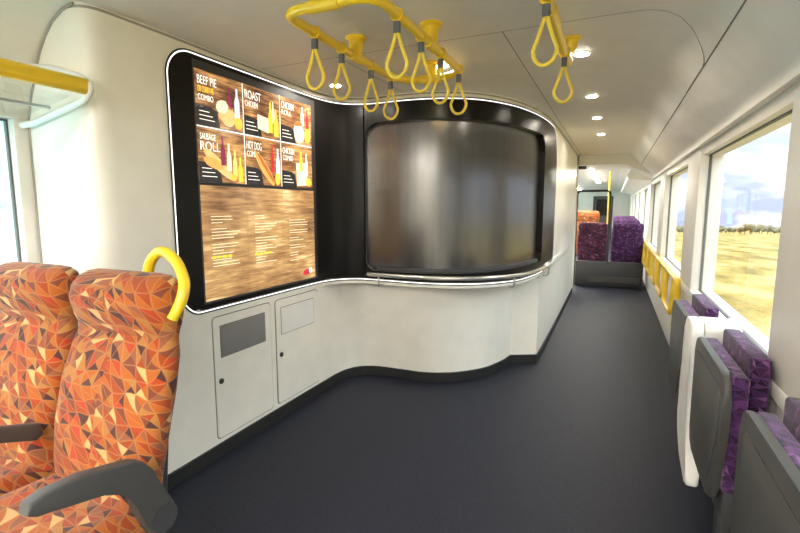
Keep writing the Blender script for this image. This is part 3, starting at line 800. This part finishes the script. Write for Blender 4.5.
fo = dup(sL, 'orange seat just beyond the far plum seat, seen through dark screen frame', (-.58, 12.2, .0), 0, 'seats beyond the corridor')
fo.scale = (1, 1, 1.13)
fo = dup(sL, 'orange seat half hidden by galley wall end in far saloon', (-1.22, 12.2, .0), 0, 'seats beyond the corridor')
fo.scale = (1, 1, 1.13)
# dark plinth under the far pair
pb = thing('seat_plinth', 'dark grey boxed plinth under far pair of purple seats', 'plinth', (-.04, 10.2, -.09))
bm = bmesh.new(); box(bm, -.66, .58, 10.15, 10.28, -.09, .42, bev=.03); to(link('plinth_box', bm, M['dgrey'], smooth=True), pb)
bm = B(-.40, .52, 10.135, 10.15, .0, .12, bev=.01); to(link('kick_plate', bm, M['grey']), pb)
# draught screen with dark frame
ds = thing('draught_screen', 'glass draught screen with dark rounded frame left of far seats', 'partition', (-.35, 9.6, 0))
path = rounded([(-.645, 9.62, 0), (-.645, 9.62, 1.80), (-.07, 9.62, 1.80), (-.07, 9.62, .4)], .08)
to(link('frame', tube(bmesh.new(), path, .02, 8), M['blackmatt'], smooth=True), ds)
to(link('pane', B(-.64, -.075, 9.617, 9.623, .5, 1.79), M['glass']), ds)
tag(link('grab_pole', tube(bmesh.new(), [(-.11, 11.1, -.09), (-.11, 11.1, 2.25)], .018, 12), M['yellow'], smooth=True), 'vertical yellow pole beside dark screen frame in far saloon', 'grab pole')
lb = thing('luggage_rack', 'white overhead luggage rack over right windows in far saloon', 'luggage rack', (.4, 12, 2.0))
to(link('rack_shelf', prism(bmesh.new(), [(.60, 1.98), (.22, 2.03), (.20, 2.07), (.60, 2.03)], 'y', 9.9, 20, .004), M['white']), lb)
to(link('rack_end', prism(bmesh.new(), [(.60, 1.98), (.22, 2.02), (.19, 2.09), (.25, 2.19), (.60, 2.0)], 'y', 9.86, 9.90), M['white']), lb)
tag(link('ceiling_speaker', B(-.66, -.50, 9.5, 9.6, 2.20, 2.25, bev=.01), M['dgrey']), 'small dark unit on far saloon ceiling beside the galley wall end', 'speaker')

# ---------------------------------------------------------------- yellow wheelchair bay rail on right wall
gr = thing('wall_grab_rail', 'yellow rail with hanging loops along the right wall below windows', 'grab rail', (.59, 5.2, .4))
pts = rounded([(.60, 5.28, .34), (.60, 5.20, .38), (.595, 5.16, .79), (.595, 5.4, .795), (.595, 13.6, .795)], .06)
to(link('top_rail', tube(bmesh.new(), pts, .030, 12), M['yellow'], smooth=True), gr)
y = 5.34
for k in range(8):
    w = .74; pts = rounded([(.585, y, .79), (.575, y, .43), (.575, y+w, .43), (.585, y+w, .79)], .10)
    to(link('loop', tube(bmesh.new(), pts, .026, 10), M['yellow'], smooth=True), gr); y += 1.0
to(link('mount_strip', B(.600, .66, 5.3, 13.6, .745, .785, bev=.004), M['yellow']), gr)

# ---------------------------------------------------------------- folding seats on right wall
def uvbox(bm, x0, x1, y0, y1, z0, z1, bev):
    box(bm, x0, x1, y0, y1, z0, z1, bev=bev, seg=3); uvl = bm.loops.layers.uv.new('UVMap')
    bm.normal_update()
    for f in bm.faces:
        n_ = f.normal
        for lp in f.loops:
            c = lp.vert.co
            lp[uvl].uv = (c.y, c.z) if abs(n_.x) > .6 else (c.y, c.x) if abs(n_.z) > .6 else (c.x, c.z)
    return bm
def folding_seat(y0, lab):
    t = thing('folding_seat', lab, 'seat', (.62, y0, 0), group='folded purple seats along the right wall')
    # local: x negative towards the aisle
    def pan(i_, zb, zt, ya, yb, r):
        p = rounded([((ya+yb)/2, zt, 0), (yb, zt, 0), (yb-.02, zb, 0), (ya+.10, zb, 0), (ya, zt-.22, 0), (ya, zt, 0), ((ya+yb)/2, zt, 0)], r, 6)
        return [(v.x, v.y) for v in p[:-1]]
    bm = prism(bmesh.new(), pan(0, .29, .862, 0, .69, .085), 'x', -.205, -.175, .012, 3)
    link('seat_pan', bm, M['grey'], t, smooth=True)
    bm = prism(bmesh.new(), pan(0, .34, .80, .06, .63, .05), 'x', -.209, -.20, .004, 2)
    link('pan_panel', bm, M['grey'], t, smooth=True)
    link('cushion', uvbox(bmesh.new(), -.176, -.115, .03, .66, .38, .855, .014), M['purple'], t, smooth=True)
    link('backrest', uvbox(bmesh.new(), -.085, -.012, .19, .725, .44, .895, .014), M['purple'], t, smooth=True)
    bm = bmesh.new(); box(bm, -.16, -.004, .10, .60, .20, .40, bev=.02); box(bm, -.12, -.004, .28, .42, -.09, .22, bev=.015)
    link('wall_bracket', bm, M['dgrey'], t, smooth=True); return t
f0 = folding_seat(2.06, 'middle folded purple seat with grey pan, just before white divider')
dup(f0, 'nearest folded purple seat with grey pan in photo corner', (.62, 1.12, 0))
dup(f0, 'farthest folded purple seat with grey pan, behind white divider', (.62, 3.11, 0))
dv = thing('seat_divider', 'white moulded divider between two folded purple seats', 'divider', (.5, 2.9, 0))
dpoly = rounded([(2.79, .50, 0), (2.79, .905, 0), (3.03, .905, 0), (3.06, .55, 0), (3.07, .28, 0), (2.92, .14, 0), (2.60, .08, 0), (2.68, .24, 0), (2.79, .50, 0)], .075, 6)
bm = prism(bmesh.new(), [(p.x, p.y) for p in dpoly[:-1]], 'x', .40, .46, .016, 3)
to(link('end_cap', bm, M['white'], smooth=True), dv)
bm = prism(bmesh.new(), rrect(2.795, 3.04, .25, .900, .04), 'x', .462, .62, .003, 2)
to(link('divider_body', bm, M['white'], smooth=True), dv)
bm = bmesh.new(); box(bm, .40, .425, 3.03, 3.065, .60, .64, bev=.004); to(link('latch', bm, M['clip']), dv)

# ---------------------------------------------------------------- outside
def field_mat():
    t = NT('dry_grass'); co = t.obj(); mp = t.n('ShaderNodeMapping'); mp.inputs['Scale'].default_value = (.5, .16, 1); t.l(co, mp.inputs[0])
    a = t.noise(.9, mp.outputs[0], 4, .6); b = t.noise(9, co, 3)
    s = t.math('ADD', t.math('MULTIPLY', a.outputs[0], .75), t.math('MULTIPLY', b.outputs[0], .25))
    t.l(t.ramp(s, [(.36, (.075, .062, .018)), (.44, (.15, .115, .03)), (.52, (.22, .17, .052)), (.60, (.28, .23, .11)), (.70, (.15, .13, .035))]), t.b.inputs['Base Color'])
    t.b.inputs['Roughness'].default_value = .95; t.b.inputs['Specular IOR Level'].default_value = .1
    t.bump(b.outputs[0], .4, .05); return t.m
def bm_ground(x0, x1, y0, y1, nx, ny, f):
    bm = bmesh.new(); g = [[bm.verts.new((x0+(x1-x0)*(i/nx)**2 if x1 > 0 else x0+(x1-x0)*(i/nx), y0+(y1-y0)*j/ny, 0)) for j in range(ny+1)] for i in range(nx+1)]
    for r in g:
        for v in r: v.co.z = f(v.co.x, v.co.y)
    for i in range(nx):
        for j in range(ny): bm.faces.new((g[i][j], g[i+1][j], g[i+1][j+1], g[i][j+1]))
    return bm
fz = lambda x, y: -1.25-.031*math.hypot(x, y)+.35*math.sin(x*.11+1)*math.sin(y*.07)*min(1, (x-1)/25)
g = link('ground', bm_ground(1.2, 420, -150, 600, 60, 80, fz), field_mat(), smooth=True); struct(g)
t = NT('turquoise_water'); nz = t.noise(.6, t.obj(), 3); t.l(t.ramp(nz.outputs[0], [(.3, (.14, .50, .58)), (.7, (.22, .62, .68))]), t.b.inputs['Base Color'])
t.b.inputs['Roughness'].default_value = .25; t.bump(nz.outputs[0], .3, .2)
bm = bmesh.new(); bm.faces.new([bm.verts.new(p) for p in ((-900, -600, -2.2), (-3.2, -600, -2.2), (-3.2, 900, -2.2), (-900, 900, -2.2))])
w = link('sea', bm, t.m); w['kind'] = 'stuff'; tag(w, 'calm turquoise sea outside the left window', 'sea')
tm = NT('scrub_foliage'); nz = tm.noise(3, tm.obj(), 3); tm.l(tm.ramp(nz.outputs[0], [(.3, (.10, .10, .06)), (.7, (.22, .20, .12))]), tm.b.inputs['Base Color']); tm.b.inputs['Roughness'].default_value = 1
bark = plain('bark', (.16, .12, .09), .9)
rnd = random.Random(11)
trees = []
def tree(x, y, h, seed):
    t = thing('tree', 'small distant tree in the scrub line beyond the yellow field', 'tree', (x, y, fz(x, y)), group='distant trees beyond the yellow field')
    r = random.Random(seed); bm = bmesh.new()
    for _ in range(5):
        c = Vector((r.uniform(-.32, .32)*h, r.uniform(-.4, .4)*h, h*r.uniform(.45, .85)))
        mt = Matrix.Translation(c) @ Matrix.Diagonal((r.uniform(.2, .36)*h, r.uniform(.22, .42)*h, r.uniform(.14, .26)*h, 1))
        q_ = bmesh.ops.create_icosphere(bm, subdivisions=2, radius=1, matrix=mt)
        for v in q_['verts']: v.co += Vector((r.uniform(-1, 1), r.uniform(-1, 1), r.uniform(-1, 1)))*.035*h
    link('crown', bm, tm.m, t); link('trunk', tube(bmesh.new(), [(0, 0, -.1*h), (0, 0, .6*h)], [.05*h, .03*h], 6), bark, t); return t
protos = [tree(96, 132, 5, 1), tree(104, 128, 4.2, 2), tree(112, 122, 6, 3)]
for i in range(96):
    q_ = .02+i*.0053+rnd.uniform(-.002, .002); d = 165+rnd.uniform(-12, 20); a = math.atan(q_); x, y = d*math.sin(a), d*math.cos(a)
    c = dup(protos[i % 3], protos[0]['label'], (x, y, fz(x, y)-.2), rnd.uniform(0, 6)); k_ = rnd.uniform(.35, .62); c.scale = (k_*.7, k_*.7, k_*1.1)

# ---------------------------------------------------------------- sky, sun
wd = bpy.data.worlds.new('World'); S.world = wd; wd.use_nodes = True; nt = wd.node_tree
bg = nt.nodes['Background']; tc = nt.nodes.new('ShaderNodeTexCoord'); sp = nt.nodes.new('ShaderNodeSeparateXYZ'); nt.links.new(tc.outputs['Generated'], sp.inputs[0])
rp = nt.nodes.new('ShaderNodeValToRGB'); r = rp.color_ramp
for e, (p, c) in zip([r.elements[0], r.elements[1], r.elements.new(.2), r.elements.new(.5)], ((0, (.95, .97, .99)), (1.0, (.62, .80, 1.0)), (.2, (.82, .93, .99)), (.5, (.72, .87, 1.0)))):
    e.position = p; e.color = (*c, 1)
nt.links.new(sp.outputs[2], rp.inputs[0])
mp = nt.nodes.new('ShaderNodeMapping'); mp.inputs['Scale'].default_value = (1, 1, 2.4); nt.links.new(tc.outputs['Generated'], mp.inputs[0])
nz = nt.nodes.new('ShaderNodeTexNoise'); nz.inputs['Scale'].default_value = 5.5; nz.inputs['Detail'].default_value = 7; nz.inputs['Roughness'].default_value = .6; nt.links.new(mp.outputs[0], nz.inputs[0])
cr = nt.nodes.new('ShaderNodeValToRGB'); cr.color_ramp.elements[0].position = .44; cr.color_ramp.elements[1].position = .62; nt.links.new(nz.outputs[0], cr.inputs[0])
mx = nt.nodes.new('ShaderNodeMix'); mx.data_type = 'RGBA'; nt.links.new(cr.outputs[0], mx.inputs[0]); nt.links.new(rp.outputs[0], mx.inputs[6]); mx.inputs[7].default_value = (1, 1, 1, 1)
# grey blue cloud bank low down
lr_ = nt.nodes.new('ShaderNodeValToRGB'); e = lr_.color_ramp.elements; e[0].position = .01; e[0].color = (1, 1, 1, 1); e[1].position = .24; e[1].color = (0, 0, 0, 1); nt.links.new(sp.outputs[2], lr_.inputs[0])
n2 = nt.nodes.new('ShaderNodeTexNoise'); n2.inputs['Scale'].default_value = 9; n2.inputs['Detail'].default_value = 6; nt.links.new(mp.outputs[0], n2.inputs[0])
c2 = nt.nodes.new('ShaderNodeValToRGB'); c2.color_ramp.elements[0].position = .43; c2.color_ramp.elements[1].position = .56; nt.links.new(n2.outputs[0], c2.inputs[0])
ml = nt.nodes.new('ShaderNodeMath'); ml.operation = 'MULTIPLY'; nt.links.new(lr_.outputs[0], ml.inputs[0]); nt.links.new(c2.outputs[0], ml.inputs[1])
mx2 = nt.nodes.new('ShaderNodeMix'); mx2.data_type = 'RGBA'; nt.links.new(ml.outputs[0], mx2.inputs[0]); nt.links.new(mx.outputs[2], mx2.inputs[6]); mx2.inputs[7].default_value = (.46, .52, .76, 1)
nt.links.new(mx2.outputs[2], bg.inputs[0]); 
mr = nt.nodes.new('ShaderNodeMapRange'); mr.interpolation_type = 'SMOOTHSTEP'; nt.links.new(sp.outputs[2], mr.inputs[0])
for k_, v_ in ((1, .16), (2, .55), (3, .64), (4, 2.4)): mr.inputs[k_].default_value = v_
nt.links.new(mr.outputs[0], bg.inputs[1])
sl = bpy.data.lights.new('sun', 'SUN'); sl.energy = 1.6; sl.angle = .05; sl.color = (1, .94, .84)
so = bpy.data.objects.new('sun', sl); C.objects.link(so)
so.rotation_euler = Vector((-.42, .22, 1.0)).to_track_quat('Z', 'Y').to_euler()

# ---------------------------------------------------------------- camera
f = 470.0; vp = (614, 207)
p = math.atan((266.5-vp[1])/f); yw = math.atan((vp[0]-400)*math.cos(p)/f)
cam = bpy.data.cameras.new('camera'); co = bpy.data.objects.new('camera', cam); C.objects.link(co)
cam.sensor_width = 36; cam.lens = f/800*36; cam.clip_start = .05; cam.clip_end = 3000
co.location = (0, 0, 1.5); co.rotation_euler = (PI/2-p, 0, yw)
S.camera = co
S.view_settings.view_transform = 'Standard'; S.view_settings.look = 'None'; S.view_settings.gamma = 1; S.view_settings.use_curve_mapping = False
S.view_settings.exposure = 1.42
S.cycles.max_bounces = 12; S.cycles.diffuse_bounces = 7; S.cycles.transparent_max_bounces = 12
S.cycles.sample_clamp_indirect = 6
